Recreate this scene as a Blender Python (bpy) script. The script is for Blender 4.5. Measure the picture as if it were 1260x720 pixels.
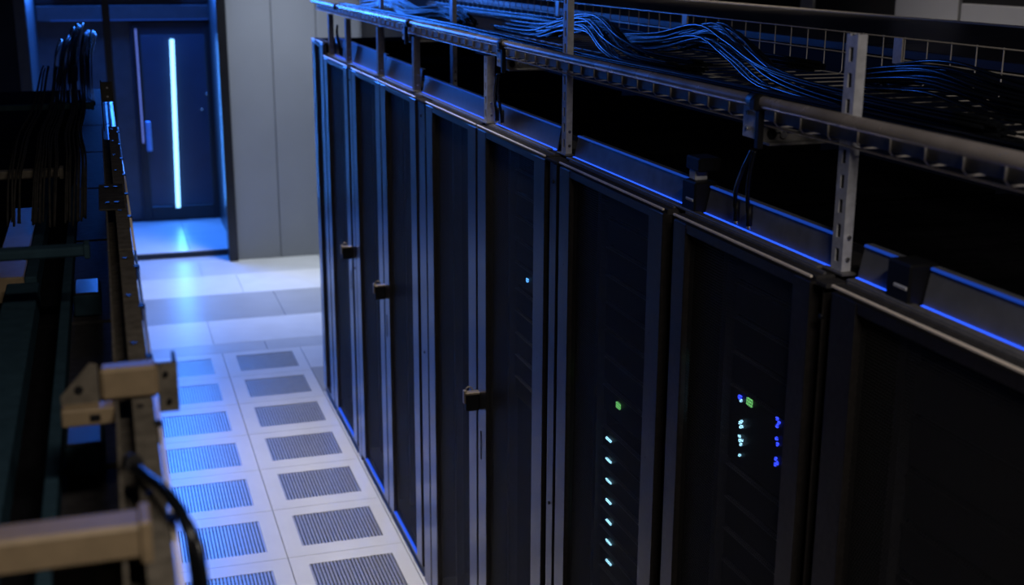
import bpy, math, random
from mathutils import Vector
random.seed(7)
for o in list(bpy.data.objects): bpy.data.objects.remove(o)
S = bpy.context.scene
COL = S.collection

# ------------------------------------------------------------------ camera
cam_d = bpy.data.cameras.new('camera'); cam = bpy.data.objects.new('camera', cam_d); COL.objects.link(cam)
cam_d.sensor_width = 36; cam_d.lens = 44.571; cam_d.clip_start = 0.02
YAW, PITCH, ROLL = 0.310128, 0.261639, 0.004294
fw = Vector((math.sin(YAW)*math.cos(PITCH), math.cos(YAW)*math.cos(PITCH), -math.sin(PITCH)))
rt = Vector((math.cos(YAW), -math.sin(YAW), 0)); up = rt.cross(fw)
r2 = rt*math.cos(ROLL)+up*math.sin(ROLL); u2 = -rt*math.sin(ROLL)+up*math.cos(ROLL)
from mathutils import Matrix
cam.matrix_world = Matrix(((r2.x,u2.x,-fw.x,-0.71888),(r2.y,u2.y,-fw.y,-9.58661),(r2.z,u2.z,-fw.z,2.99861),(0,0,0,1)))
cam_d.dof.use_dof = True; cam_d.dof.focus_distance = 3.7; cam_d.dof.aperture_fstop = 3.4
S.camera = cam

# ------------------------------------------------------------------ world, lights, exposure
W = bpy.data.worlds.new('world'); S.world = W; W.use_nodes = True
W.node_tree.nodes['Background'].inputs[0].default_value = (0.03, 0.06, 0.16, 1)
W.node_tree.nodes['Background'].inputs[1].default_value = 0.006
S.view_settings.view_transform = 'Standard'; S.view_settings.look = 'None'
S.view_settings.gamma = 1; S.view_settings.use_curve_mapping = False
S.view_settings.exposure = 0.0

def area(name, loc, rot, sx, sy, power, col, spread=180):
    d = bpy.data.lights.new(name, 'AREA'); d.shape = 'RECTANGLE'; d.size = sx; d.size_y = sy
    d.energy = power; d.color = col; d.spread = math.radians(spread)
    o = bpy.data.objects.new(name, d); COL.objects.link(o); o.location = loc; o.rotation_euler = rot
    return o
BLUE = (0.03, 0.19, 1.0)
PI = math.pi
area('aisle_ceiling_light', (0.30, -3.4, 4.27), (0, 0, 0), 0.20, 4.4, 14, (1.0, 0.94, 0.89), 34)
area('row_end_fill', (0.95, 2.1, 4.27), (0, 0, 0), 0.6, 0.6, 46, (0.78, 0.87, 1.0), 85)  # fill added to brighten the pale wall and far floor
area('rear_ceiling_light', (-0.10, -10.0, 4.27), (0, 0, 0), 1.0, 0.25, 58, (1.0, 0.90, 0.82))
area('outer_wall_fill', (3.9, -2.4, 4.27), (0, 0, 0), 0.25, 2.4, 34, (1.0, 0.88, 0.76), 90)  # fill added to light the outer wall and containment roof
area('passage_blue_fill', (-0.45, 4.1, 4.18), (0, 0, 0), 1.2, 1.0, 190, BLUE)  # unseen blue fill added under the passage ceiling
area('door_wall_blue_fill', (-0.50, 4.895, 3.35), (math.radians(-90), 0, 0), 1.2, 1.6, 210, BLUE)  # unseen blue panel added above the door for the floor sheen

# ------------------------------------------------------------------ materials
def mat(name, col, rough=0.5, metal=0.0, noise=0.0, nscale=20.0, bump=0.0, spec=0.5, coat=0.0, rnoise=0.0):
    m = bpy.data.materials.new(name); m.use_nodes = True
    nt = m.node_tree; b = nt.nodes['Principled BSDF']
    b.inputs['Base Color'].default_value = (*col, 1); b.inputs['Roughness'].default_value = rough
    b.inputs['Metallic'].default_value = metal; b.inputs['Specular IOR Level'].default_value = spec
    b.inputs['Coat Weight'].default_value = coat
    if noise or bump or rnoise:
        tc = nt.nodes.new('ShaderNodeTexCoord'); n = nt.nodes.new('ShaderNodeTexNoise')
        n.inputs['Scale'].default_value = nscale; n.inputs['Detail'].default_value = 5
        nt.links.new(tc.outputs['Object'], n.inputs['Vector'])
        if noise:
            r = nt.nodes.new('ShaderNodeValToRGB')
            r.color_ramp.elements[0].color = (*[c*(1-noise) for c in col], 1); r.color_ramp.elements[0].position = .3
            r.color_ramp.elements[1].color = (*[min(1, c*(1+noise)) for c in col], 1); r.color_ramp.elements[1].position = .7
            nt.links.new(n.outputs['Fac'], r.inputs['Fac']); nt.links.new(r.outputs['Color'], b.inputs['Base Color'])
        if rnoise:
            mr = nt.nodes.new('ShaderNodeMapRange')
            mr.inputs['To Min'].default_value = max(0.02, rough-rnoise); mr.inputs['To Max'].default_value = rough+rnoise
            nt.links.new(n.outputs['Fac'], mr.inputs['Value']); nt.links.new(mr.outputs['Result'], b.inputs['Roughness'])
        if bump:
            bp = nt.nodes.new('ShaderNodeBump'); bp.inputs['Strength'].default_value = bump; bp.inputs['Distance'].default_value = .002
            nt.links.new(n.outputs['Fac'], bp.inputs['Height']); nt.links.new(bp.outputs['Normal'], b.inputs['Normal'])
    return m
def emit(name, col, strength):
    m = bpy.data.materials.new(name); m.use_nodes = True; nt = m.node_tree
    b = nt.nodes['Principled BSDF']; b.inputs['Base Color'].default_value = (0.01, 0.01, 0.01, 1)
    b.inputs['Emission Color'].default_value = (*col, 1); b.inputs['Emission Strength'].default_value = strength
    return m
def perforated(name, col, pitch, radius):
    """sheet metal with a hexagonal field of round holes (y-z plane)"""
    m = bpy.data.materials.new(name); m.use_nodes = True; nt = m.node_tree; N = nt.nodes; L = nt.links
    b = N['Principled BSDF']; b.inputs['Base Color'].default_value = (*col, 1); b.inputs['Roughness'].default_value = .5; b.inputs['Specular IOR Level'].default_value = .12
    out = N['Material Output']; tc = N.new('ShaderNodeTexCoord'); sep = N.new('ShaderNodeSeparateXYZ')
    L.new(tc.outputs['Object'], sep.inputs[0])
    def M(op, a, bb=None, c=None):
        n = N.new('ShaderNodeMath'); n.operation = op
        for i, v in enumerate((a, bb, c)):
            if v is None: continue
            if isinstance(v, (int, float)): n.inputs[i].default_value = v
            else: L.new(v, n.inputs[i])
        return n.outputs[0]
    def grid(off):
        u = M('DIVIDE', sep.outputs['Y'], pitch); v = M('DIVIDE', sep.outputs['Z'], pitch*1.732)
        u = M('SUBTRACT', M('FRACT', M('ADD', u, 50.0+off)), .5)
        v = M('MULTIPLY', M('SUBTRACT', M('FRACT', M('ADD', v, 50.0+off)), .5), 1.732)
        return M('SQRT', M('ADD', M('MULTIPLY', u, u), M('MULTIPLY', v, v)))
    d = M('MINIMUM', grid(0), grid(.5))
    hole = M('LESS_THAN', d, radius)
    tr = N.new('ShaderNodeBsdfTransparent'); mx = N.new('ShaderNodeMixShader')
    L.new(hole, mx.inputs[0]); L.new(b.outputs[0], mx.inputs[1]); L.new(tr.outputs[0], mx.inputs[2]); L.new(mx.outputs[0], out.inputs[0])
    return m
M = dict(
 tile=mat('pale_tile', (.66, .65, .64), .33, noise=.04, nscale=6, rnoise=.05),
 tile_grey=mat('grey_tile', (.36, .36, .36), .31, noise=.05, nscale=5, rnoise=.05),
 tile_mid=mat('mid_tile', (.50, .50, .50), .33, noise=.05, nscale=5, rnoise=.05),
 pit=mat('underfloor_black', (.012, .012, .014), .9, noise=.2),
 slat=mat('grille_metal', (.42, .39, .35), .36, metal=.45, noise=.1, nscale=30),
 wall=mat('panel_wall', (.25, .262, .29), .5, noise=.05, nscale=2, bump=.05),
 darkwall=mat('dark_wall', (.012, .012, .014), .8, noise=.15, nscale=3, spec=.1),
 ceil=mat('ceiling_paint', (.05, .05, .055), .8, noise=.1, nscale=2),
 black=mat('black_frame', (.010, .010, .012), .35, noise=.15),
 rack=mat('rack_black', (.006, .006, .007), .9, noise=.2, nscale=40, spec=0),
 stile=mat('door_stile', (.115, .103, .097), .30, metal=.88, noise=.12, nscale=60, rnoise=.05),
 trim=mat('lit_edge_trim', (.95, .84, .70), .30, metal=.1, noise=.05, nscale=60),  # pale beige holds the highlight along the rack top edge
 ledge=mat('rack_top_ledge', (.040, .038, .038), .6, metal=.15, noise=.2, nscale=50, spec=.0),
 mesh=perforated('perforated_door', (.036, .035, .034), .0080, .435),
 galv=mat('galvanised_steel', (.58, .59, .62), .42, metal=.3, noise=.18, nscale=45, rnoise=.08),
 galv_d=mat('dull_shaded_galvanised', (.16, .155, .15), .45, metal=.4, noise=.2, nscale=45),
 channel=mat('channel_metal', (.17, .18, .21), .33, metal=.3, noise=.12, nscale=30, rnoise=.08),
 tube=mat('tube_metal', (.36, .325, .315), .26, metal=.45, noise=.3, nscale=7, rnoise=.08),
 wire=mat('wire_steel', (.62, .58, .53), .4, metal=.3, noise=.1, nscale=80),
 cable=mat('cable_black', (.005, .006, .008), .25, noise=.2, nscale=60, spec=.2),
 cable2=mat('cable_grey', (.03, .028, .026), .6, noise=.3, nscale=60, spec=0),
 plastic=mat('black_plastic', (.007, .007, .008), .5, noise=.2, spec=.2),
 brass=mat('worn_latch_metal', (.26, .21, .15), .4, metal=.6, noise=.2, nscale=80),
 server=mat('server_black', (.012, .012, .013), .5, noise=.2, nscale=60, spec=.2),
 server_edge=mat('server_edge', (.05, .05, .053), .4, metal=.2, noise=.2, nscale=60),
 warm=mat('beige_bracket', (.23, .17, .10), .45, metal=.1, noise=.12, nscale=40),
 warm_d=mat('dull_beige_profile', (.105, .092, .073), .6, noise=.3, nscale=40, spec=0),
 teal=mat('dark_teal_metal', (.022, .045, .060), .6, noise=.15, nscale=30, spec=0),
 door=mat('passage_door', (.012, .018, .028), .32, noise=.15, nscale=3),
 doorp=mat('passage_door_panel', (.03, .045, .07), .28, noise=.1, nscale=3),
 header=mat('header_metal', (.07, .075, .085), .35, metal=.5, noise=.1, nscale=10),
 roof=mat('containment_roof', (.022, .019, .016), .35, noise=.3, nscale=4),
 screw=mat('screw_metal', (.6, .6, .62), .25, metal=.9, noise=.05),
 led=emit('door_led', (.20, .52, 1.0), 3.6),
 edge_gleam=emit('door_edge_gleam', (.14, .22, .85), .8),  # reflection on the door's glass edge, put in as emission
 strip=emit('blue_edge_glow', (.02, .10, 1.0), 1.6),
 foot_gleam=emit('blue_foot_gleam', (.01, .10, 1.0), .8),  # blue reflection on the door lips, put in as emission
 soft_glow=emit('blue_soft_glow', (.02, .12, .9), .35),
 ledw=emit('cyan_indicator', (.35, .75, 1.0), 2.6),
 ledb=emit('blue_indicator', (.03, .06, 1.0), 3.0),
 ledg=emit('green_indicator', (.25, .9, .25), .9),
 roofbeam=mat('beige_roof_edge', (.45, .40, .33), .5, noise=.1),
 server_lit_lip=mat('server_lit_lip', (.20, .20, .215), .4, metal=.2, noise=.2, nscale=60),
 dim=mat('dim_plate', (.05, .047, .043), .6, noise=.3, nscale=40, spec=0),
)

# ------------------------------------------------------------------ mesh helpers
class MB:
    def __init__(s): s.v = []; s.f = []; s.sm = []
    def box(s, x0, x1, y0, y1, z0, z1):
        n = len(s.v)
        s.v += [(x, y, z) for z in (z0, z1) for y in (y0, y1) for x in (x0, x1)]
        for q in ((0,2,3,1),(4,5,7,6),(0,1,5,4),(2,6,7,3),(0,4,6,2),(1,3,7,5)):
            s.f.append(tuple(n+i for i in q)); s.sm.append(False)
        return s
    def cbox(s, x0, x1, y0, y1, z0, z1, c=.002):
        """chamfered box: eight clipped corners along all edges"""
        n = len(s.v); xs = (x0, x0+c, x1-c, x1); ys = (y0, y0+c, y1-c, y1); zs = (z0, z0+c, z1-c, z1)
        idx = {}
        for i in range(4):
            for j in range(4):
                for k in range(4):
                    if (i in (0,3))+(j in (0,3))+(k in (0,3)) == 1 and True:
                        idx[i,j,k] = len(s.v); s.v.append((xs[i], ys[j], zs[k]))
        def F(*q): s.f.append(tuple(idx[t] for t in q)); s.sm.append(False)
        for a in (0, 3):
            F((a,1,1),(a,2,1),(a,2,2),(a,1,2)); F((1,a,1),(2,a,1),(2,a,2),(1,a,2)); F((1,1,a),(2,1,a),(2,2,a),(1,2,a))
        for a in (0, 3):
            p = 1 if a == 0 else 2
            for b_ in (0, 3):
                q = 1 if b_ == 0 else 2
                F((a,q,1),(a,q,2),(p,b_,2),(p,b_,1)); F((a,1,q),(a,2,q),(p,2,b_),(p,1,b_)); F((1,a,q),(2,a,q),(2,p,b_),(1,p,b_))
                for c_ in (0, 3):
                    r = 1 if c_ == 0 else 2
                    F((a,q,r),(p,b_,r),(p,q,c_))
        return s
    def tube(s, pts, r, n=8, caps=True):
        pts = [Vector(p) for p in pts]; base = len(s.v); prev = None
        for i, p in enumerate(pts):
            t = (pts[min(i+1, len(pts)-1)]-pts[max(i-1, 0)]).normalized()
            a = prev if prev is not None else (Vector((0,0,1)) if abs(t.z) < .9 else Vector((1,0,0)))
            a = (a-t*a.dot(t)).normalized(); prev = a; b = t.cross(a)
            for k in range(n):
                an = 2*PI*k/n; q = p+(a*math.cos(an)+b*math.sin(an))*r; s.v.append(tuple(q))
        for i in range(len(pts)-1):
            for k in range(n):
                k2 = (k+1) % n
                s.f.append((base+i*n+k, base+i*n+k2, base+(i+1)*n+k2, base+(i+1)*n+k)); s.sm.append(True)
        if caps:
            s.f.append(tuple(base+k for k in range(n))[::-1]); s.sm.append(False)
            s.f.append(tuple(base+(len(pts)-1)*n+k for k in range(n))); s.sm.append(False)
        return s
    def prism(s, poly, axis, a, b):
        """extrude a 2D polygon along axis ('x','y','z') from a to b"""
        n = len(s.v); m = len(poly)
        def P(u, w, d): return {'x': (d,u,w), 'y': (u,d,w), 'z': (u,w,d)}[axis]
        s.v += [P(u, w, a) for u, w in poly]+[P(u, w, b) for u, w in poly]
        s.f.append(tuple(range(n, n+m))[::-1]); s.f.append(tuple(range(n+m, n+2*m))); s.sm += [False, False]
        for i in range(m):
            j = (i+1) % m; s.f.append((n+i, n+j, n+m+j, n+m+i)); s.sm.append(False)
        return s
    def mesh(s, name, m):
        me = bpy.data.meshes.new(name); me.from_pydata(s.v, [], s.f); me.materials.append(M[m] if isinstance(m, str) else m)
        me.polygons.foreach_set('use_smooth', s.sm)
        import bmesh as bmm
        b = bmm.new(); b.from_mesh(me); bmm.ops.recalc_face_normals(b, faces=b.faces[:]); b.to_mesh(me); b.free()
        me.update(); return me
    def build(s, name, m, parent=None, loc=None, rz=0):
        return link(name, s.mesh(name, m), parent, loc, rz)
def link(name, me, parent=None, loc=None, rz=0):
    o = bpy.data.objects.new(name, me); COL.objects.link(o); o.parent = parent
    if loc: o.location = loc
    if rz: o.rotation_euler = (0, 0, rz)
    return o
def tag(o, label, cat, group=None):
    o['label'] = label; o['category'] = cat
    if group: o['group'] = group
    return o
def struct(o): o['kind'] = 'structure'; return o
def thing(name, label, cat, loc=(0,0,0), rz=0, group=None):
    o = bpy.data.objects.new(name, None); COL.objects.link(o); o.location = loc; o.rotation_euler = (0, 0, rz)
    o.empty_display_size = .05
    return tag(o, label, cat, group)

# ------------------------------------------------------------------ floor
floor = struct(MB().box(-4, 5, -12, 3.09, -.30, -.24).build('floor', 'pit'))
G = .0015
def tile_mesh(x0, x1, y0, y1, m): return MB().cbox(x0+G, x1-G, y0+G, y1-G, -.035, 0, .0015).mesh('floor_tile', m)
# perforated tiles of the aisle: pale frame with a slotted metal grille let into it
GX0, GX1, GY0, GY1 = .092, .522, .115, .50
fr = MB()
fr.cbox(G, GX0, G, .6-G, -.035, 0, .0015); fr.cbox(GX1, .6-G, G, .6-G, -.035, 0, .0015)
fr.box(GX0-.002, GX1+.002, G, GY0, -.035, -.0001); fr.box(GX0-.002, GX1+.002, GY1, .6-G, -.035, -.0001)
fr_me = fr.mesh('floor_tile', 'tile')
gr = MB(); NS = 24; w = (GX1-GX0)/NS
for i in range(NS): gr.box(GX0+i*w, GX0+i*w+w*.56, GY0, GY1, -.022, -.002)
for j in range(1, 14):
    yy = GY0+(GY1-GY0)*j/14; gr.box(GX0, GX1, yy-.003, yy+.003, -.024, -.008)
gr_me = gr.mesh('grille', 'slat')
for row in range(17):
    for c in (-1, 0):
        t = link('floor_tile', fr_me, floor, (c*.6 if c == 0 else -.6, -.6*(row+1), 0))
        if c == -1:    # the left tiles sit the other way round, wide margin outward
            t.location = (0, -.6*row-.0, 0); t.rotation_euler = (0, 0, PI)
            t.location.y = -.6*(row+1)+.6; t.location.x = 0
        g = link('grille', gr_me, t); g['kind'] = 'stuff'
# plain tiles beyond the aisle, laid in staggered courses
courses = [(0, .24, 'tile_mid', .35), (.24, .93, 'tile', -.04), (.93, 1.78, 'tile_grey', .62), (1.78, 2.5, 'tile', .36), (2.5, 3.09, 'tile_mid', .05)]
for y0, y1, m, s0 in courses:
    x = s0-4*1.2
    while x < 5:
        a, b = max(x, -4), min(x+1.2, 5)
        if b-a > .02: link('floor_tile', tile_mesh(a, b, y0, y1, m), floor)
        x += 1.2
for k in range(20):        # side courses beside the perforated tiles
    y1 = -.55*k; m = ('tile', 'tile_grey')[k % 2] if k < 2 else 'tile'  # grey tile holds the cabinet's shade at the rack end
    link('floor_tile', tile_mesh(.6, 1.8, y1-.55, y1, m), floor); link('floor_tile', tile_mesh(-1.8, -.6, y1-.55, y1, m), floor)
for xa, xb in ((1.8, 5), (-4, -1.8)):
    link('floor_tile', tile_mesh(xa, xb, -12, 0, 'tile'), floor)

# ------------------------------------------------------------------ room shell
WY = 3.09
e = struct(MB().box(.442, 5.1, WY+.02, WY+.14, -.3, 4.3).build('wall_far', 'darkwall'))
xs = [.445, .876, 1.31, 1.745, 2.18, 2.615, 3.05, 3.485, 3.92, 4.355, 4.79]
for a, b in zip(xs, xs[1:]):
    MB().cbox(a+.003, b-.003, WY, WY+.03, 0.0, 4.25, .003).build('wall_panel', 'wall', e)
struct(MB().box(-4.1, -1.35, WY+.02, WY+.14, -.3, 4.3).build('wall_far_dark', 'darkwall'))
struct(MB().box(-4.1, -4.0, -12, 3.2, -.3, 4.3).build('wall_left', 'darkwall'))
struct(MB().box(-4.1, 5.1, -12.1, -12, -.3, 4.3).build('wall_rear', 'darkwall'))
wr = struct(MB().box(5.0, 5.1, -12, 3.2, -.3, 4.3).build('wall_right', 'darkwall'))
for a, b, z0, z1 in ((-1.95, -1.20, 0, 4.2), (-2.9, -1.98, 0, 2.675), (-4.4, -2.93, 0, 2.675), (2.66, 2.98, 0, 4.2), (-.02, .18, 0, 4.2)):
    MB().cbox(4.97, 5.0, a, b, z0, z1, .004).build('wall_panel', 'wall', wr)
ce = struct(MB().box(-4.1, 5.1, -12.1, 6.2, 4.3, 4.4).build('ceiling', 'ceil'))
# ceiling lamps above the frame; row end and outer ones are added fill
for (x, y, wx, wy, n) in ((.30, -3.4, .20, 4.4, 'middle of the aisle'), (.95, 2.1, .6, .6, 'row end by the pale wall, added as fill'), (-.10, -10.0, 1.0, .25, 'aisle start'), (3.9, -2.4, .25, 2.4, 'outer wall behind the containment, added as fill')):
    t = thing('ceiling_lamp', 'slim white ceiling lamp above the ' + n, 'ceiling lamp', (x, y, 4.278))
    MB().cbox(-wx/2-.03, wx/2+.03, -wy/2-.03, wy/2+.03, 0, .022, .003).build('housing', 'header', t)
    for q in (-1, 1): MB().cbox(-wx/2-.03 if wx < wy else q*(wx/2+.015)-.012, wx/2+.03 if wx < wy else q*(wx/2+.015)+.012, q*(wy/2+.015)-.012 if wx < wy else -wy/2-.03, q*(wy/2+.015)+.012 if wx < wy else wy/2+.03, -.018, 0, .003).build('end_cap', 'black', t)

# ------------------------------------------------------------------ passage with the lit door
AY = 5.0
pf = struct(MB().box(-1.35, .44, 3.37, AY+.1, -.30, -.02).build('floor_passage', 'pit'))
for a, b in ((-1.35, -.62), (-.62, .0), (.0, .44)):
    for c, d in ((3.37, 4.19), (4.19, AY)):
        MB().cbox(a+.0015, b-.0015, c+.0015, d-.0015, -.02, .06, .003).build('floor_tile', 'tile', pf)
MB().box(-1.35, .44, 3.345, 3.37, -.2, .052).build('step_riser', 'black', pf)
link('floor_tile', tile_mesh(-1.35, .44, 3.09, 3.345, 'tile_mid'), pf)
struct(MB().box(-1.35, .8, AY+.06, AY+.16, -.3, 4.3).build('wall_passage_back', 'header'))
struct(MB().box(.44, .54, 3.23, AY+.1, -.3, 4.3).build('wall_passage_right', 'header'))
struct(MB().box(-1.45, -1.35, 3.1, AY+.1, -.3, 4.3).build('wall_passage_left', 'header'))
struct(MB().cbox(.355, .442, 3.03, 3.24, 0, 4.25, .004).build('trim_1', 'black'))
struct(MB().cbox(-.685, -.615, 3.06, 3.16, 0, 4.3, .004).build('trim_2', 'black'))
# header beam over the door
h = struct(MB().cbox(-1.34, .44, AY-.06, AY+.06, 2.28, 2.44, .006).build('trim_3', 'header'))
struct(MB().cbox(-1.34, .44, AY-.03, AY+.06, 2.46, 2.52, .004).build('trim_4', 'black'))
MB().box(-1.2, .43, AY-.064, AY-.061, 2.283, 2.292).build('header_lit_edge', 'soft_glow', h)  # blue-lit header edge put in as emission
# door
d1 = struct(MB().cbox(-.40, .545, AY-.01, AY+.06, .06, 2.26, .004).build('door_1', 'door'))
MB().cbox(-.38, -.30, AY-.03, AY-.008, .08, 2.22, .004).build('door_stile', 'black', d1)
MB().cbox(.38, .50, AY-.03, AY-.008, .08, 2.22, .004).build('door_stile', 'black', d1)
MB().cbox(-.30, .38, AY-.02, AY-.008, .24, 2.12, .004).build('door_panel', 'doorp', d1)
MB().cbox(-.30, .38, AY-.03, AY-.008, .08, .23, .004).build('door_kickplate', 'black', d1)
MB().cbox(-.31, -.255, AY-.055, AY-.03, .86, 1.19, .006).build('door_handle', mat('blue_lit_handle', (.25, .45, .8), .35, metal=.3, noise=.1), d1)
MB().cbox(-.352, -.335, AY-.04, AY-.03, .95, 2.19, .003).build('side_glow', 'edge_gleam', d1)  # emissive bar for the gleam on the glass edge
MB().cbox(.505, .515, AY-.04, AY-.03, .1, 2.19, .003).build('side_glow', 'soft_glow', d1)  # blue line down the door edge, set to emit
for zz, xx in ((1.29, .30), (1.46, .36)): MB().cbox(xx, xx+.02, AY-.032, AY-.02, zz, zz+.02, .003).build('door_knob', 'screw', d1)
MB().tube([(-.017, AY-.06, .215), (.029, AY-.06, 2.075)], .023, 10).build('door_light_tube', 'led', d1)
t = thing('blue_fill_housing', 'wide added blue fill panel above the passage door', 'lamp', (-.50, AY+.0, 3.35))  # unseen housing added behind the blue fill panel
MB().cbox(-.63, .63, -.09, .062, -.83, .83, .004).build('housing', 'header', t)
# real glow of the tube
ld = bpy.data.lights.new('door_tube_light', 'AREA'); ld.shape = 'RECTANGLE'; ld.size = .06; ld.size_y = 1.85; ld.energy = 12; ld.color = (.05, .26, 1)
lo = bpy.data.objects.new('door_tube_light', ld); COL.objects.link(lo); lo.location = (0.005, AY-.1, 1.15); lo.rotation_euler = (math.radians(-90), 0, 0)

# ------------------------------------------------------------------ server racks, right row
XF = .61; ZT = 2.375
def rack(y_far, y_near, label, group, latch=None, side=1, height=ZT, xfront=XF, depth=1.0, strip=False, st=.118):
    """rack whose front plane faces the aisle; local +x goes into the rack, local y=0 at its middle"""
    w = y_far-y_near; h2 = w/2; yc = (y_far+y_near)/2
    t = thing('server_rack', label, 'server rack', (xfront, yc, 0), 0 if side > 0 else PI, group)
    b = MB()
    b.box(.03, depth, -h2+.004, -h2+.02, .05, height-.02); b.box(.03, depth, h2-.02, h2-.004, .05, height-.02)
    b.box(depth-.02, depth, -h2+.02, h2-.02, .05, height-.02); b.box(.03, depth, -h2+.02, h2-.02, .05, .09)
    b.build('body', 'rack', t)
    MB().box(.012, depth, -h2+.002, h2-.002, 0, .048).build('plinth', 'plastic', t)
    MB().cbox(.012, .16, -h2+.003, h2-.003, height-.02, height-.002, .003).build('top_ledge', 'ledge', t)
    MB().box(.16, depth, -h2+.003, h2-.003, height-.02, height-.004).build('top_panel', 'rack', t)
    MB().cbox(-.002, .004, -h2+.006, h2-.006, height-.006, height, .0015).build('top_trim', 'trim', t)
    MB().box(.030, .036, -h2+.01, h2-.01, height-.003, height+.003).build('top_seam', 'galv_d', t)
    # door: two stiles, two rails, perforated panel let in between
    d = MB()
    d.cbox(0, .028, -h2+.006, -h2+st, .052, height-.014, .003); d.cbox(0, .028, h2-st, h2-.006, .052, height-.014, .003)
    d.box(.001, .027, -h2+st-.001, h2-st+.001, height-.036, height-.014); d.box(.001, .027, -h2+st-.001, h2-st+.001, .053, .066)
    dr = d.build('door', 'stile', t)
    MB().box(.014, .0155, -h2+st-.002, h2-st+.002, .066, height-.036).build('perforated_panel', 'mesh', dr)
    MB().cbox(-.001, .014, -h2+st, h2-st, .065, .069, .001).build('glow_line' if strip else 'bottom_lip', 'foot_gleam' if strip else 'stile', dr)  # blue gleam along the door foot is painted as emission
    for sy in (-1, 1):
        MB().box(.09, .125, sy*(h2-.125)-.012, sy*(h2-.125)+.012, .10, height-.06).build('mounting_rail', 'server_edge', t)
    if latch:
        ly = (h2-.018) if latch == 'far' else (-h2+.018)
        s_ = -1 if latch == 'far' else 1
        lt = MB().cbox(-.055, .0, ly-.012, ly+.05 if s_ > 0 else ly+.018, 1.24, 1.31, .004).build('latch', 'plastic', dr)
        k = MB(); k.cbox(-.058, .004, ly-.014, ly+.020, 1.308, 1.318, .002)
        k.tube([(-.045, ly+.016, 1.314), (-.048, ly+.017, 1.328), (-.036, ly+.017, 1.335), (-.024, ly+.016, 1.328), (-.022, ly+.016, 1.314)], .0028, 6)
        k.cbox(-.062, -.05, ly-.004, ly+.018, 1.27, 1.325, .002)
        k.build('latch_hasp', 'brass', lt)
        MB().cbox(-.002, .004, ly+s_*.03-.006, ly+s_*.03+.006, 1.04, 1.16, .001).build('lock_slot', 'plastic', dr)
    return t
RG = 'black server racks facing the tiled aisle'
rack(-1.09, -1.52, 'narrow end rack beside the pale wall panels', RG, height=2.455)
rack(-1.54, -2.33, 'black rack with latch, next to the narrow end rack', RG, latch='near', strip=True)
rack(-2.46, -3.23, 'black rack with blue gleam along its foot between the two farther latches', RG, strip=True)
rack(-3.24, -4.005, 'black rack with brassy latch beside the blue foot gleams, second latch from the pale wall', RG, latch='far', strip=True)
rack(-4.19, -4.985, 'black rack with dark mesh door beside the largest brassy latch, no lights inside', RG)
rack(-4.995, -5.785, 'black rack with the largest brassy latch and one single blue light', RG, latch='far')
rack(-5.91, -6.70, 'black rack with a column of seven cyan lights under a green one', RG, st=.098)
rack(-6.75, -7.42, 'black rack with white, green and blue light clusters in two columns', RG, latch='far', st=.078)
rack(-7.485, -8.27, 'unlit black rack past the one with blue and white light clusters', RG, st=.095)
rack(-8.31, -9.10, 'last unlit black rack of the long row, furthest from the pale wall', RG, latch='far')
for a, b, n in ((-2.335, -2.455, 'the first latch and the blue foot gleams'), (-4.012, -4.183, 'two racks left of the largest latch'), (-5.795, -5.905, 'the single blue light and the seven cyan lights'), (-7.43, -7.48, 'the light clusters and the unlit rack')):
    t = thing('filler_panel', 'tall narrow dark grey filler panel between ' + n, 'filler panel', (XF, (a+b)/2, 0), 0, 'filler panels between rack doors')
    w = abs(a-b)
    MB().cbox(.004, .024, -w/2+.022, w/2-.022, .0, ZT-.016, .003).build('panel', 'stile', t)
    MB().box(.024, .9, -w/2+.002, w/2-.002, 0, ZT-.01).build('spacer', 'rack', t)
    MB().cbox(-.002, .05, -w/2+.004, w/2-.004, ZT-.014, ZT-.004, .002).build('cap', 'ledge', t)
    for zz in (2.30, 1.2): MB().tube([(.0, 0, zz), (.006, 0, zz)], .006, 8).build('rivet', 'plastic', t)

# ------------------------------------------------------------------ servers behind the mesh doors
def server(yc, w, z0, z1, label, group, leds=(), xf=.72):
    t = thing('rack_server', label, 'server', (xf, yc, z0), 0, group); lip = 'server' if 'unlit' in label else 'server_lit_lip'  # lit top edge put into a lighter lip colour
    h = z1-z0
    MB().cbox(0, .6, -w/2, w/2, 0, h-.006, .003).build('chassis', 'server', t)
    MB().box(-.004, .012, -w/2, w/2, h-.0085, h-.0055).build('front_edge', lip, t)
    for (y, z, ly, lz, m) in leds:
        MB().box(-.006, -.001, y-yc-ly/2, y-yc+ly/2, z-z0-lz/2, z-z0+lz/2).build('indicator_light', m, t)
    return t
g6 = 'servers with a cyan light behind the mesh door'
y6, w6 = -6.305, .50
for k in range(7):
    zc = 1.516-.0688*k
    server(y6, w6, zc-.034, zc+.034, 'flat black server with one short cyan light, in the column of seven', g6, [(-6.113-.0042*k, zc, .040, .0055, 'ledw'), (-6.0, zc+.012, .005, .004, 'server_edge')])
server(y6, w6, 1.60, 1.69, 'black server with one small green light above the seven cyan ones', 'servers with a green light', [(-6.184, 1.655, .028, .018, 'ledg')])
for k in range(7):
    server(y6, w6, 1.70+.088*k, 1.782+.088*k, 'plain black server stacked above the green light', 'plain servers above the green light')
for k in range(5):
    server(y6, w6, 1.069-.088*(k+1), 1.069-.088*k-.006, 'plain black server stacked below the seven cyan lights', 'plain servers below the cyan lights')
y7, w7 = -7.085, .38
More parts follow.
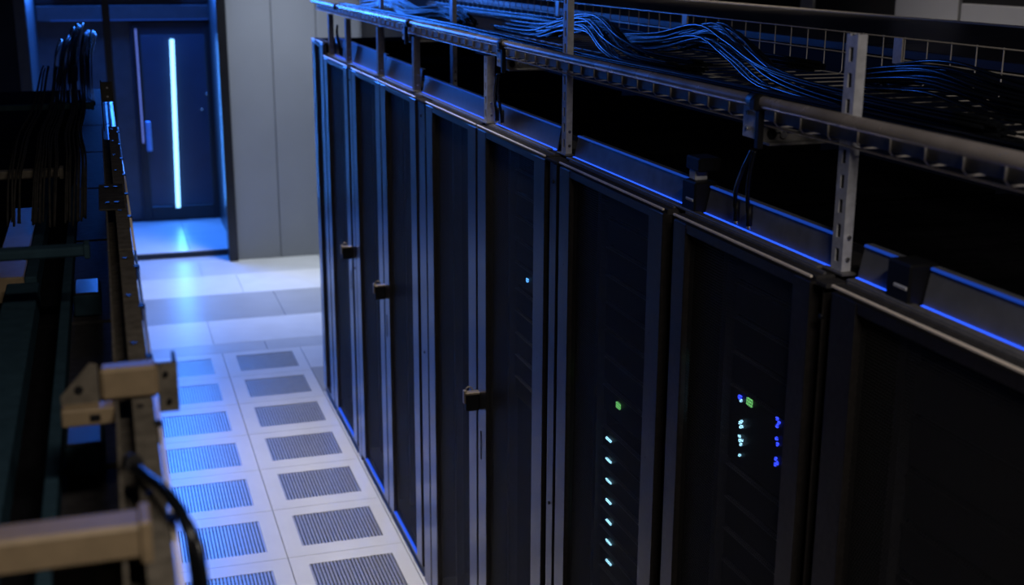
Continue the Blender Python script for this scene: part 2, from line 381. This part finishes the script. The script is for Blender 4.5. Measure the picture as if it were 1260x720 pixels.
server(y7, w7, 1.765, 1.968, 'deep black blade chassis with white and blue light clusters and one green light', None,
  [(-6.95, 1.944, .012, .010, 'ledb'), (-6.956, 1.938, .006, .006, 'ledw'), (-6.999, 1.948, .024, .018, 'ledg')] +
  [(-6.957+dy, 1.880+dz, .006, .006, 'ledw') for dy, dz in ((0, 0), (-.008, .006), (-.004, -.009), (-.012, -.006))] +
  [(-6.961+dy, 1.835+dz, .006, .006, 'ledw') for dy, dz in ((0, 0), (.003, .010), (-.006, -.008), (-.010, .004))] + [(-6.964, 1.797, .005, .005, 'ledw')] +
  [(-7.134+dy, 1.945+dz, .006, .007, 'ledb') for dy, dz in ((0, .010), (-.008, .003), (-.001, -.008))] +
  [(-7.136+dy, 1.898+dz, .006, .007, 'ledb') for dy, dz in ((0, .008), (-.006, -.004))] +
  [(-7.138+dy, 1.850+dz, .006, .007, 'ledb') for dy, dz in ((0, .006), (-.007, -.002), (0, -.008))])
for k in range(4): server(y7, w7, 1.972+.088*k, 2.054+.088*k, 'plain black server stacked above the blade chassis', 'plain servers above the blade chassis')
for k in range(5): server(y7, w7, 1.76-.088*(k+1), 1.76-.088*k-.006, 'plain black server stacked below the blade chassis', 'plain servers below the blade chassis')
for k in range(6): server(-7.88, .50, 1.60+.11*k, 1.70+.11*k, 'plain black server in the unlit rack past the light clusters', 'plain servers in the unlit rack')
y5 = -5.39
server(y5, .49, 1.79, 1.875, 'black server carrying the single blue light', None, [(-5.292, 1.833, .014, .014, emit('azure_indicator', (.1, .4, 1), 3))])
for k in range(5): server(y5, .49, 1.78-.088*(k+1), 1.78-.088*k-.006, 'plain black server stacked below the single blue light', 'plain servers below the single blue light')
for k in range(4): server(y5, .49, 1.882+.088*k, 1.964+.088*k, 'plain black server stacked above the single blue light', 'plain servers above the single blue light')

# ------------------------------------------------------------------ blue lit cable channel on the rack tops
def channel(y_far, y_near, label, h=.068):
    w = y_far-y_near; t = thing('cable_channel', label, 'cable channel', (.68, (y_far+y_near)/2, ZT), 0, 'blue lit cable channels on the rack tops')
    a = w/2
    MB().prism([(0, 0), (.004, 0), (.018, h), (.030, h), (.030, h+.003), (.014, h+.003), (0, .003)], 'y', -a, a).build('front_wall', 'channel', t)
    MB().box(.004, .13, -a, a, -.001, .003).build('channel_floor', 'ledge', t)
    MB().box(.126, .13, -a, a, .003, .02).build('rear_wall', 'ledge', t)
    MB().cbox(-.007, .0, -a+.003, a-.003, .0, .005, .001).build('glow_line', 'strip', t)  # blue lines along both channel edges, set to emit
    MB().cbox(.008, .014, -a+.003, a-.003, h-.002, h+.003, .001).build('glow_line', 'soft_glow', t)
    return t
channel(-1.535, -3.02, 'far blue lit cable channel nearest the pale wall', .11)
channel(-3.03, -3.80, 'short bright blue cable channel above the second latch', .10)
channel(-3.86, -5.70, 'blue lit cable channel ending at the tall slotted post', .075)
channel(-5.86, -6.70, 'blue lit cable channel between the tall slotted post and black clamp block')
channel(-6.79, -7.38, 'blue lit cable channel holding the two hanging cable ends')
channel(-7.47, -7.60, 'shortest grey and blue cable channel piece beside the slotted post')
channel(-7.685, -9.08, 'long blue lit cable channel past the black gap block', .072)
def ledge_strip(y_far, y_near, label):
    t = tag(MB().cbox(.648, .670, y_near, y_far, ZT-.0015, ZT+.006, .002).build('mounting_strip', 'galv_d'), label, 'metal strip', 'flat strips along the rack tops'); return t
for a, b, n in ((-1.6, -3.75, 'flat dull strip along the far rack tops'), (-3.85, -5.69, 'flat dull strip along the rack tops behind the largest latch'), (-5.87, -7.37, 'flat dull strip along the rack tops above the lit servers'), (-7.48, -9.0, 'flat dull strip along the rack tops of the unlit racks')):
    ledge_strip(a, b, n)
def clamp_block(y, z1, label, two=True):
    t = thing('clamp_block', label, 'clamp block', (.665, y, ZT), 0, 'black clamp blocks on the rack tops')
    MB().cbox(-.012, .05, -.037, .037, 0, .078, .004).build('lower_block', 'plastic', t)
    MB().cbox(-.014, .0, -.03, .012, .028, .036, .002).build('clip', 'galv', t)
    if two:
        MB().cbox(.0, .035, -.012, .026, .078, .104, .003).build('metal_spacer', 'galv', t)
        MB().cbox(-.006, .055, -.042, .034, .104, .138, .004).build('upper_block', 'plastic', t)
    return t
clamp_block(-6.745, 0, 'tall two-part black clamp block above the gap beside the blade servers')
clamp_block(-7.642, 0, 'low black clamp block between two blue channel pieces', False)

# ------------------------------------------------------------------ slotted steel posts
def strut(name, label, x, y, z0, z1, wy=.040, wx=.021, group='slotted steel posts on the rack tops', m='galv', slots=True):
    t = thing(name, label, 'post', (x, y, z0), 0, group); h = z1-z0; b = MB(); th = .003
    a = wy/2
    if slots:
        b.box(0, th, -a, -.007, 0, h); b.box(0, th, .007, a, 0, h)
        z = 0; k = 0
        while z < h:      # bridges between the slots
            b.box(0, th, -.007, .007, z, min(h, z+.022)); z += .050
    else: b.box(0, th, -a, a, 0, h)
    b.box(th, wx, -a, -a+th, 0, h); b.box(th, wx, a-th, a, 0, h)
    b.box(wx-th, wx, -a+th, -a+.012, 0, h); b.box(wx-th, wx, a-.012, a-th, 0, h)
    b.build('channel', m, t)
    MB().box(th+.0005, th+.0015, -a+.004, a-.004, 0, h).build('channel_back', 'plastic', t)
    MB().cbox(-.01, wx+.002, -a-.02, a+.02, 0, .005, .001).build('foot_plate', 'galv_d', t)
    for zz in (.03, .075): MB().tube([(wx*.55, -a-.004, zz), (wx*.55, -a, zz)], .005, 8).build('bolt', 'screw', t)
    return t
strut('slotted_post', 'tall slotted steel post beside the shortest channel piece', .671, -7.405, ZT, 2.85)
strut('slotted_post', 'tall slotted steel post above the seven cyan lights', .671, -5.785, ZT, 2.87)
strut('slotted_post', 'slotted steel post above the largest brassy latch', .642, -5.005, ZT+.006, 2.628, wx=.030)
strut('slotted_post', 'thin blue edged post above the filler left of the largest latch', .642, -3.835, ZT+.006, 2.628, wx=.030, slots=False, m='galv_d')  # darker steel on the far posts puts weaker light into colour
strut('slotted_post', 'thin blue edged post above the second latch', .642, -3.04, ZT+.006, 2.628, wx=.030, slots=False, m='galv_d')
strut('slotted_post', 'thin dark post above the first latch', .642, -2.15, ZT+.006, 2.628, wx=.030, slots=False, m='galv_d')
strut('slotted_post', 'thin dark post above the narrow end rack', .642, -1.57, ZT+.006, 2.628, wx=.030, slots=False, m='galv_d')
strut('slotted_post', 'plain post standing behind the channel, between slotted posts', .88, -3.63, ZT, 2.80, wy=.05, slots=False)
strut('slotted_post', 'plain post standing behind the far channel near the pale wall', .90, -1.9, ZT, 2.82, wy=.05, slots=False)

# ------------------------------------------------------------------ tube rail and wire basket tray, right row
t = thing('tube_rail', 'long shiny round metal rail running above the racks', 'rail', (.640, 0, 2.688))
MB().tube([(0, -1.0, 0), (0, -3.0, 0), (0, -5.2, 0), (0, -7.1, 0), (0, -9.3, 0)], .0140, 20).build('tube', 'tube', t)
for y in (-5.23, -7.10, -3.8, -1.9):
    b = MB(); n = 14
    b.tube([(0, y-.026, 0), (0, y+.026, 0)], .0175, n); b.cbox(-.024, .012, y-.03, y-.004, -.018, .010, .004)
    b.build('clamp_ring', 'plastic', t)
def basket(label, x0, x1, zb, zf, zr, y0, y1, step, wr=.0022):
    t = thing('wire_basket_tray', label, 'cable tray', (0, 0, 0))
    for (x, z) in ((x0, zb), (x0, zf), (x1, zr), (x1, (zr*.52+zb*.48)), (x1, zb), ((x0+x1)/2, zb)):
        MB().tube([(x, y0, z), (x, y1, z)], wr*1.15, 6).build('long_wire', 'wire', t)
    me = MB().tube([(x0, 0, zf+.004), (x0, 0, zb+.01), (x0+(.01 if x1 > x0 else -.01), 0, zb), (x1-(.01 if x1 > x0 else -.01), 0, zb), (x1, 0, zb+.01), (x1, 0, zr+.004)], wr, 6).mesh('cross_wire', 'wire')
    n = int((y0-y1)/step)
    for i in range(n+1): link('cross_wire', me, t, (0, y0-i*step, 0))
    return t
tr = basket('long steel wire basket tray full of black cables above the racks', .664, 1.50, 2.635, 2.69, 2.765, -.979, -9.3, .108)
MB().cbox(.666, .669, -9.3, -1.0, 2.645, 2.672, .0008).build('lip_strip', 'galv_d', tr)
for y in (-3.4, -4.9, -6.35, -7.7):
    MB().cbox(1.496, 1.504, y-.022, y+.022, 2.69, 2.765, .001).build('splice_clip', 'wire', tr)
def cantilever(y, label):
    t = thing('tray_bracket', label, 'bracket', (.655, y, 2.60), 0, 'brackets holding the wire tray')
    MB().cbox(-.016, -.012, -.004, .062, .005, .078, .001).build('front_plate', 'galv', t)
    MB().cbox(-.022, -.008, -.022, -.004, -.014, .074, .002).build('strap', 'plastic', t)
    MB().prism([(0, -.005), (.145, -.005), (.145, .005), (.05, .031), (0, .031)], 'y', -.004, .0).build('gusset', 'galv_d', t)
    MB().cbox(0, .86, -.035, .0, -.006, .0, .001).build('arm', 'galv_d', t)
    for zz in (.025, .06): MB().tube([(-.020, .04, zz), (-.016, .04, zz)], .005, 8).build('screw', 'screw', t)
    MB().tube([(.048, -.012, .014), (.048, -.004, .014)], .008, 10).build('bolt', 'screw', t)
    MB().tube([(.02, -.010, .016), (.02, -.004, .016)], .011, 10).build('hole_grommet', 'plastic', t)
    return t
cantilever(-7.10, 'triangular tray bracket with hanging cables above the blade servers')
cantilever(-5.22, 'triangular tray bracket with hanging cables beside the largest latch')
cantilever(-3.70, 'triangular tray bracket in blue light at the thin blue edged post')
for y, n in ((-7.10, 'above the blade servers'), (-5.20, 'above the largest brassy latch'), (-1.95, 'above the first latch')):
    for k, dy in enumerate((.062, .0)):
        r = .0052
        pts = [(.630, y-.016+dy*.2, 2.582), (.629, y-.012+dy*.3, 2.565), (.632, y+.004+dy*.55, 2.53), (.646, y+.035+dy*.9, 2.48), (.659, y+.055+dy, 2.44), (.664, y+.055+dy, 2.402)]
        P2 = []
        for i in range(len(pts)-1):
            for j in range(4):
                u = j/4; a = Vector(pts[max(i-1, 0)]); b = Vector(pts[i]); c = Vector(pts[i+1]); d = Vector(pts[min(i+2, len(pts)-1)])
                P2.append(.5*((2*b)+(c-a)*u+(2*a-5*b+4*c-d)*u*u+(3*b-a-3*c+d)*u**3))
        P2.append(Vector(pts[-1]))
        t = thing('hanging_cable', 'black hanging cable with ferrule, one of the pair %s' % n, 'cable', (0, 0, 0), 0, 'hanging cable pair ' + n)
        MB().tube(P2, r, 8).build('cable', 'cable', t)
        MB().tube([(.664, y+.055+dy, 2.445), (.664, y+.055+dy, 2.398)], .0075, 10).build('ferrule', 'plastic', t)
        MB().tube([(.664, y+.055+dy, 2.399), (.664, y+.055+dy, 2.390)], .005, 8).build('tip', 'screw', t)

# cable bundles lying in the basket
def bundle(label, spine, n, spread, r=.0045, m='cable', group='cable bundles in the wire tray', zmin=2.6445):
    sp = [Vector(p) for p in spine]; b = MB()
    for c in range(n):
        ang = random.uniform(0, 2*PI); rad = spread*math.sqrt(random.random()); ph = random.uniform(0, 6)
        pts = []
        for i in range(len(sp)-1):
            for j in range(5):
                u = j/5; a = sp[max(i-1, 0)]; q = sp[i]; cc = sp[i+1]; d = sp[min(i+2, len(sp)-1)]
                p = .5*((2*q)+(cc-a)*u+(2*a-5*q+4*cc-d)*u*u+(3*q-a-3*cc+d)*u**3)
                k = i+u
                an = ang+.35*math.sin(k*.9+ph)
                q3 = p+Vector((math.cos(an)*rad*1.4, math.sin(k*1.3+ph)*.01, math.sin(an)*rad*.8)); q3.z = max(q3.z, zmin+.004*(c % 3)); pts.append(q3)
        b.tube(pts, r, 6)
    o = b.build('cable_bundle', m); return tag(o, label, 'cables', group)
ZB = 2.655
bundle('arched bundle of glossy black cables above the single blue light', [(1.15, -3.6, ZB), (1.15, -4.2, ZB+.01), (1.12, -4.6, ZB+.06), (1.08, -5.0, ZB+.085), (1.0, -5.4, ZB+.03), (.98, -5.7, ZB), (1.0, -6.1, ZB)], 22, .05)
bundle('arched bundle of glossy black cables above the seven cyan lights', [(1.3, -4.8, ZB), (1.25, -5.3, ZB+.04), (1.2, -5.75, ZB+.10), (1.12, -6.1, ZB+.07), (1.02, -6.5, ZB+.02), (.96, -7.0, ZB), (.94, -7.6, ZB)], 22, .05)
bundle('sagging bundle of black cables above the blade servers', [(1.33, -6.45, ZB), (1.28, -6.65, ZB+.03), (1.22, -6.95, ZB+.055), (1.2, -7.25, ZB+.03), (1.25, -7.7, ZB+.01), (1.3, -8.4, ZB)], 24, .055)
bundle('long straight bundle of black cables along the mesh back of tray', [(1.38, -1.2, ZB+.02), (1.4, -2.5, ZB+.02), (1.38, -4, ZB+.03), (1.4, -5.2, ZB+.015), (1.4, -6.2, ZB+.01)], 12, .03)
bundle('blue gleaming cable bundle at the far end of the tray', [(1.0, -1.1, ZB+.01), (1.02, -1.8, ZB+.05), (1.0, -2.4, ZB+.02), (1.05, -3.0, ZB+.05), (1.05, -3.4, ZB)], 20, .05)
bundle('low bundle of black cables along the front of the tray', [(.80, -1.1, ZB), (.82, -2.5, ZB), (.80, -4.0, ZB+.01), (.80, -5.5, ZB), (.78, -6.8, ZB+.005), (.77, -8.6, ZB)], 14, .03)

# ------------------------------------------------------------------ containment behind the racks
cw = struct(MB().box(1.72, 1.76, -9.6, 2.9, 0, 2.68).build('wall_containment', 'darkwall'))
t = thing('containment_roof', 'flat dark glossy roof over the enclosed aisle behind the racks', 'roof', (0, 0, 2.68))
for k in range(10):
    y = 2.9-k*1.25
    MB().cbox(1.70, 2.92, y-1.245, y, 0, .03, .003).build('roof_panel', 'roof', t)
MB().cbox(2.90, 2.96, -9.6, 2.9, -.02, .034, .003).build('edge_beam', 'roofbeam', t)
MB().box(2.90, 2.96, -9.6, 2.9, -2.68, -.02).build('rear_wall', 'darkwall', t)

# ------------------------------------------------------------------ left row (seen from above, out of focus)
ZL = 2.20; XL = -.68
LG = 'black server racks under the camera-side tray'
for k in range(9):
    y = -1.5-k*.87
    rack(y, y-.855, 'low black rack of the near row, %s from the blue lit passage' % ('first','second','third','fourth','fifth','sixth','seventh','eighth','ninth')[k], LG, side=-1, height=ZL, xfront=XL)
# long front profile
def profile(y0, y1, label):
    t = thing('steel_profile', label, 'steel profile', (-.686, 0, 2.352), 0, 'long profiles over the near row')
    MB().prism([(0, 0), (0, .05), (-.028, .05), (-.028, .046), (-.004, .046), (-.004, .004), (-.046, .004), (-.046, .05), (-.050, .05), (-.050, 0)], 'y', y1, y0).build('channel', 'warm_d', t)
    MB().tube([(.004, y0, .046), (.004, y1, .046)], .003, 6).build('edge_wire', 'trim', t)
    n = int((y0-y1)/.3)
    for i in range(n):
        y = y0-.15-i*.3
        MB().cbox(-.004, .008, y-.012, y+.012, .025, .051, .002).build('clip', 'plastic', t)
        MB().tube([(-.018, y+.07, .0495), (-.018, y+.07, .0525)], .005, 8).build('bolt', 'plastic', t)
    return t
profile(-4.9, -6.9, 'far slotted steel profile with bright thin edge over the near row')
profile(-6.91, -9.3, 'near beige steel profile carrying the hanging loop of cable')
for y in (-5.2, -6.3, -7.4, -8.5):
    t = tag(MB().cbox(-.738, -.692, y-.02, y+.02, ZL-.002, 2.353, .002).build('support_post', 'galv_d'), 'short dark support post under the near row profile', 'post', 'support posts of the near row profile')
t = thing('corner_plate', 'small bolted corner plate at the far end of the profile', 'plate', (-.708, -5.0, 2.40))
MB().cbox(-.022, .018, -.004, 0, .10, .168, .002).build('plate', 'dim', t)
MB().cbox(-.022, -.018, -.004, .06, -.0, .168, .001).build('stem', 'dim', t)
for zz in (.118, .148): MB().tube([(0, -.008, zz), (0, -.004, zz)], .004, 8).build('bolt', 'screw', t)
t = thing('joint_plate', 'dark bolted joint plate lying across the far profile', 'plate', (-.731, -6.3, 2.402))
MB().cbox(-.02, .04, -.17, .18, 0, .004, .001).build('plate', 'dim', t)
for xx, yy in ((.0, .12), (.022, .12), (.0, -.1), (.022, -.1)): MB().tube([(xx, yy, .004), (xx, yy, .008)], .006, 8).build('bolt', 'plastic', t)
# near cantilever bracket
t = thing('cantilever_bracket', 'beige clamp bracket with angled gusset across the near profile', 'bracket', (-.72, -7.85, 2.37))
MB().cbox(.042, .069, -.004, .0, .008, .080, .001).build('end_plate', 'warm_d', t)
MB().cbox(.064, .069, -.0, .05, .008, .080, .001).build('end_flange', 'plastic', t)
for zz, xx in ((.064, .053), (.024, .056)): MB().tube([(xx, -.008, zz), (xx, -.004, zz)], .004, 8).build('bolt', 'plastic', t)
MB().cbox(-.034, .043, -.012, .02, .034, .080, .005).build('clamp_bar', 'warm', t)
MB().prism([(-.036, .012), (-.036, .086), (-.046, .088), (-.086, .044), (-.086, .034), (-.05, .012)], 'y', -.004, .0).build('gusset', 'warm_d', t)
MB().cbox(-.086, -.0175, -.030, .0, .008, .032, .002).build('lower_bar', 'warm', t)
MB().tube([(-.062, -.006, .052), (-.062, -.003, .052)], .006, 10).build('hole', 'plastic', t)
MB().cbox(-.05, -.036, -.032, -.029, .014, .024, .001).build('slot', 'plastic', t)
# cross beams
def beam(y, x0, x1, z, hh, m, label):
    t = thing('cross_beam', label, 'beam', (0, y, z), 0, 'cross beams over the near row')
    MB().cbox(x0, x1, -.022, .022, 0, hh, .004).build('beam', m, t)
    MB().cbox(x1-.012, x1, -.026, .026, -.004, hh+.004, .002).build('end_cap', m, t)
    MB().cbox(x0, x0+.03, -.03, .03, ZL-z-.002, 0, .002).build('leg', 'galv_d', t)
    return t
beam(-8.34, -1.5, -.706, 2.405, .038, 'warm', 'thick beige cross beam beside the hanging loop of cable')
beam(-6.94, -1.5, -.77, 2.405, .02, 'teal', 'thin dark cross beam in the middle of the near row')
beam(-5.92, -1.5, -.84, 2.40, .022, 'warm_d', 'thin dull beige cross beam under the receding cables')
beam(-4.3, -1.5, -.76, 2.40, .022, 'teal', 'thin dark cross beam nearest the blue lit passage')
t = thing('drop_plate', 'dull plate with round hole under the thick beige beam', 'plate', (-.708, -8.30, 2.30))
MB().cbox(-.10, 0, -.003, .0, 0, .10, .001).build('plate', 'warm_d', t)
MB().tube([(-.045, -.006, .083), (-.045, -.003, .083)], .010, 14).build('round_hole', 'plastic', t)
MB().cbox(-.03, -.004, -.006, -.003, .05, .09, .002).build('cut_out', 'plastic', t)
# long side trunking and lids on the near row
t = thing('cable_trunking', 'dark teal trunking with beige lid section beside the cross beams', 'trunking', (-.93, 0, ZL))
MB().cbox(-.035, .035, -8.3, -6.55, 0, .06, .003).build('body', 'teal', t)
MB().cbox(-.07, .0, -6.5, -5.62, .0, .062, .003).build('lid', 'warm', t)
MB().cbox(.0, .028, -6.5, -5.0, .0, .06, .003).build('side_cover', 'teal', t)
MB().box(-.071, .001, -6.30, -6.285, .0, .064).build('lid_joint', 'plastic', t)
t = thing('cable_trunking', 'narrow dark trunking near the profile, broken by cross beams', 'trunking', (-.835, 0, ZL))
MB().cbox(-.01, .01, -8.3, -5.2, 0, .05, .002).build('body', 'teal', t)
for k, yy in enumerate((-7.55, -6.6)):
    t = thing('junction_box', ('small blue dull junction box beside the beige clamp bracket', 'small blue dull junction box beyond the thin middle beam')[k], 'junction box', (-.79, yy, ZL))
    MB().cbox(-.03, .03, -.07, .07, 0, .05, .004).build('body', 'teal', t); MB().cbox(-.026, .026, -.066, .066, .05, .055, .002).build('lid', 'header', t)
# cables running away over the near row
for k, x in enumerate((-.97, -.915, -.88, -.835, -.80)):
    bundle('bundle of dark cables receding over the near row toward the blue passage', [(x, -3.3, 2.48), (x, -3.6, 2.47), (x+.01, -4.6, 2.44), (x, -5.3, 2.44), (x+.012, -5.85, 2.445), (x+.01, -6.05, 2.41), (x, -6.12, 2.29)], 6, .014, .003, 'cable2', 'cables over the near row', 0)
for k, (x, h, n) in enumerate(((-.92, .10, 'beside the dark end wall'), (-.86, .17, 'in the middle of the blue tangle'), (-.79, .13, 'beside the passage mullion'))):
    bundle('tangled gleaming cable bundle at the near row end, ' + n, [(x-.03, -1.62, 2.25), (x-.02, -1.7, 2.40), (x+.01, -1.82, 2.40+h), (x+.03, -2.0, 2.42+h), (x, -2.3, 2.38+h*.7), (x-.01, -2.6, 2.33), (x, -3.0, 2.25)], 9, .026, .0045, 'cable', 'tangled cables at the end of the near row', 0)
# hanging loop of black cable over the profile
pts = [(-.721, -8.119, 2.416), (-.712, -8.156, 2.418), (-.702, -8.191, 2.421), (-.693, -8.23, 2.428), (-.685, -8.266, 2.431), (-.675, -8.304, 2.427), (-.667, -8.329, 2.41), (-.664, -8.342, 2.36), (-.662, -8.33, 2.28), (-.657, -8.32, 2.15), (-.655, -8.31, 1.9)]
t = thing('cable_loop', 'black cable looping over the beige profile and hanging into the aisle', 'cable', (0, 0, 0))
MB().tube(pts, .0068, 10).build('cable', 'cable', t)
MB().tube([(x+.007, y-.012, z-.010) for x, y, z in pts[4:]], .0055, 10).build('cable', 'cable', t)
MB().tube([(-.722, -8.117, 2.414), (-.717, -8.138, 2.420)], .011, 10).build('grommet', 'plastic', t)
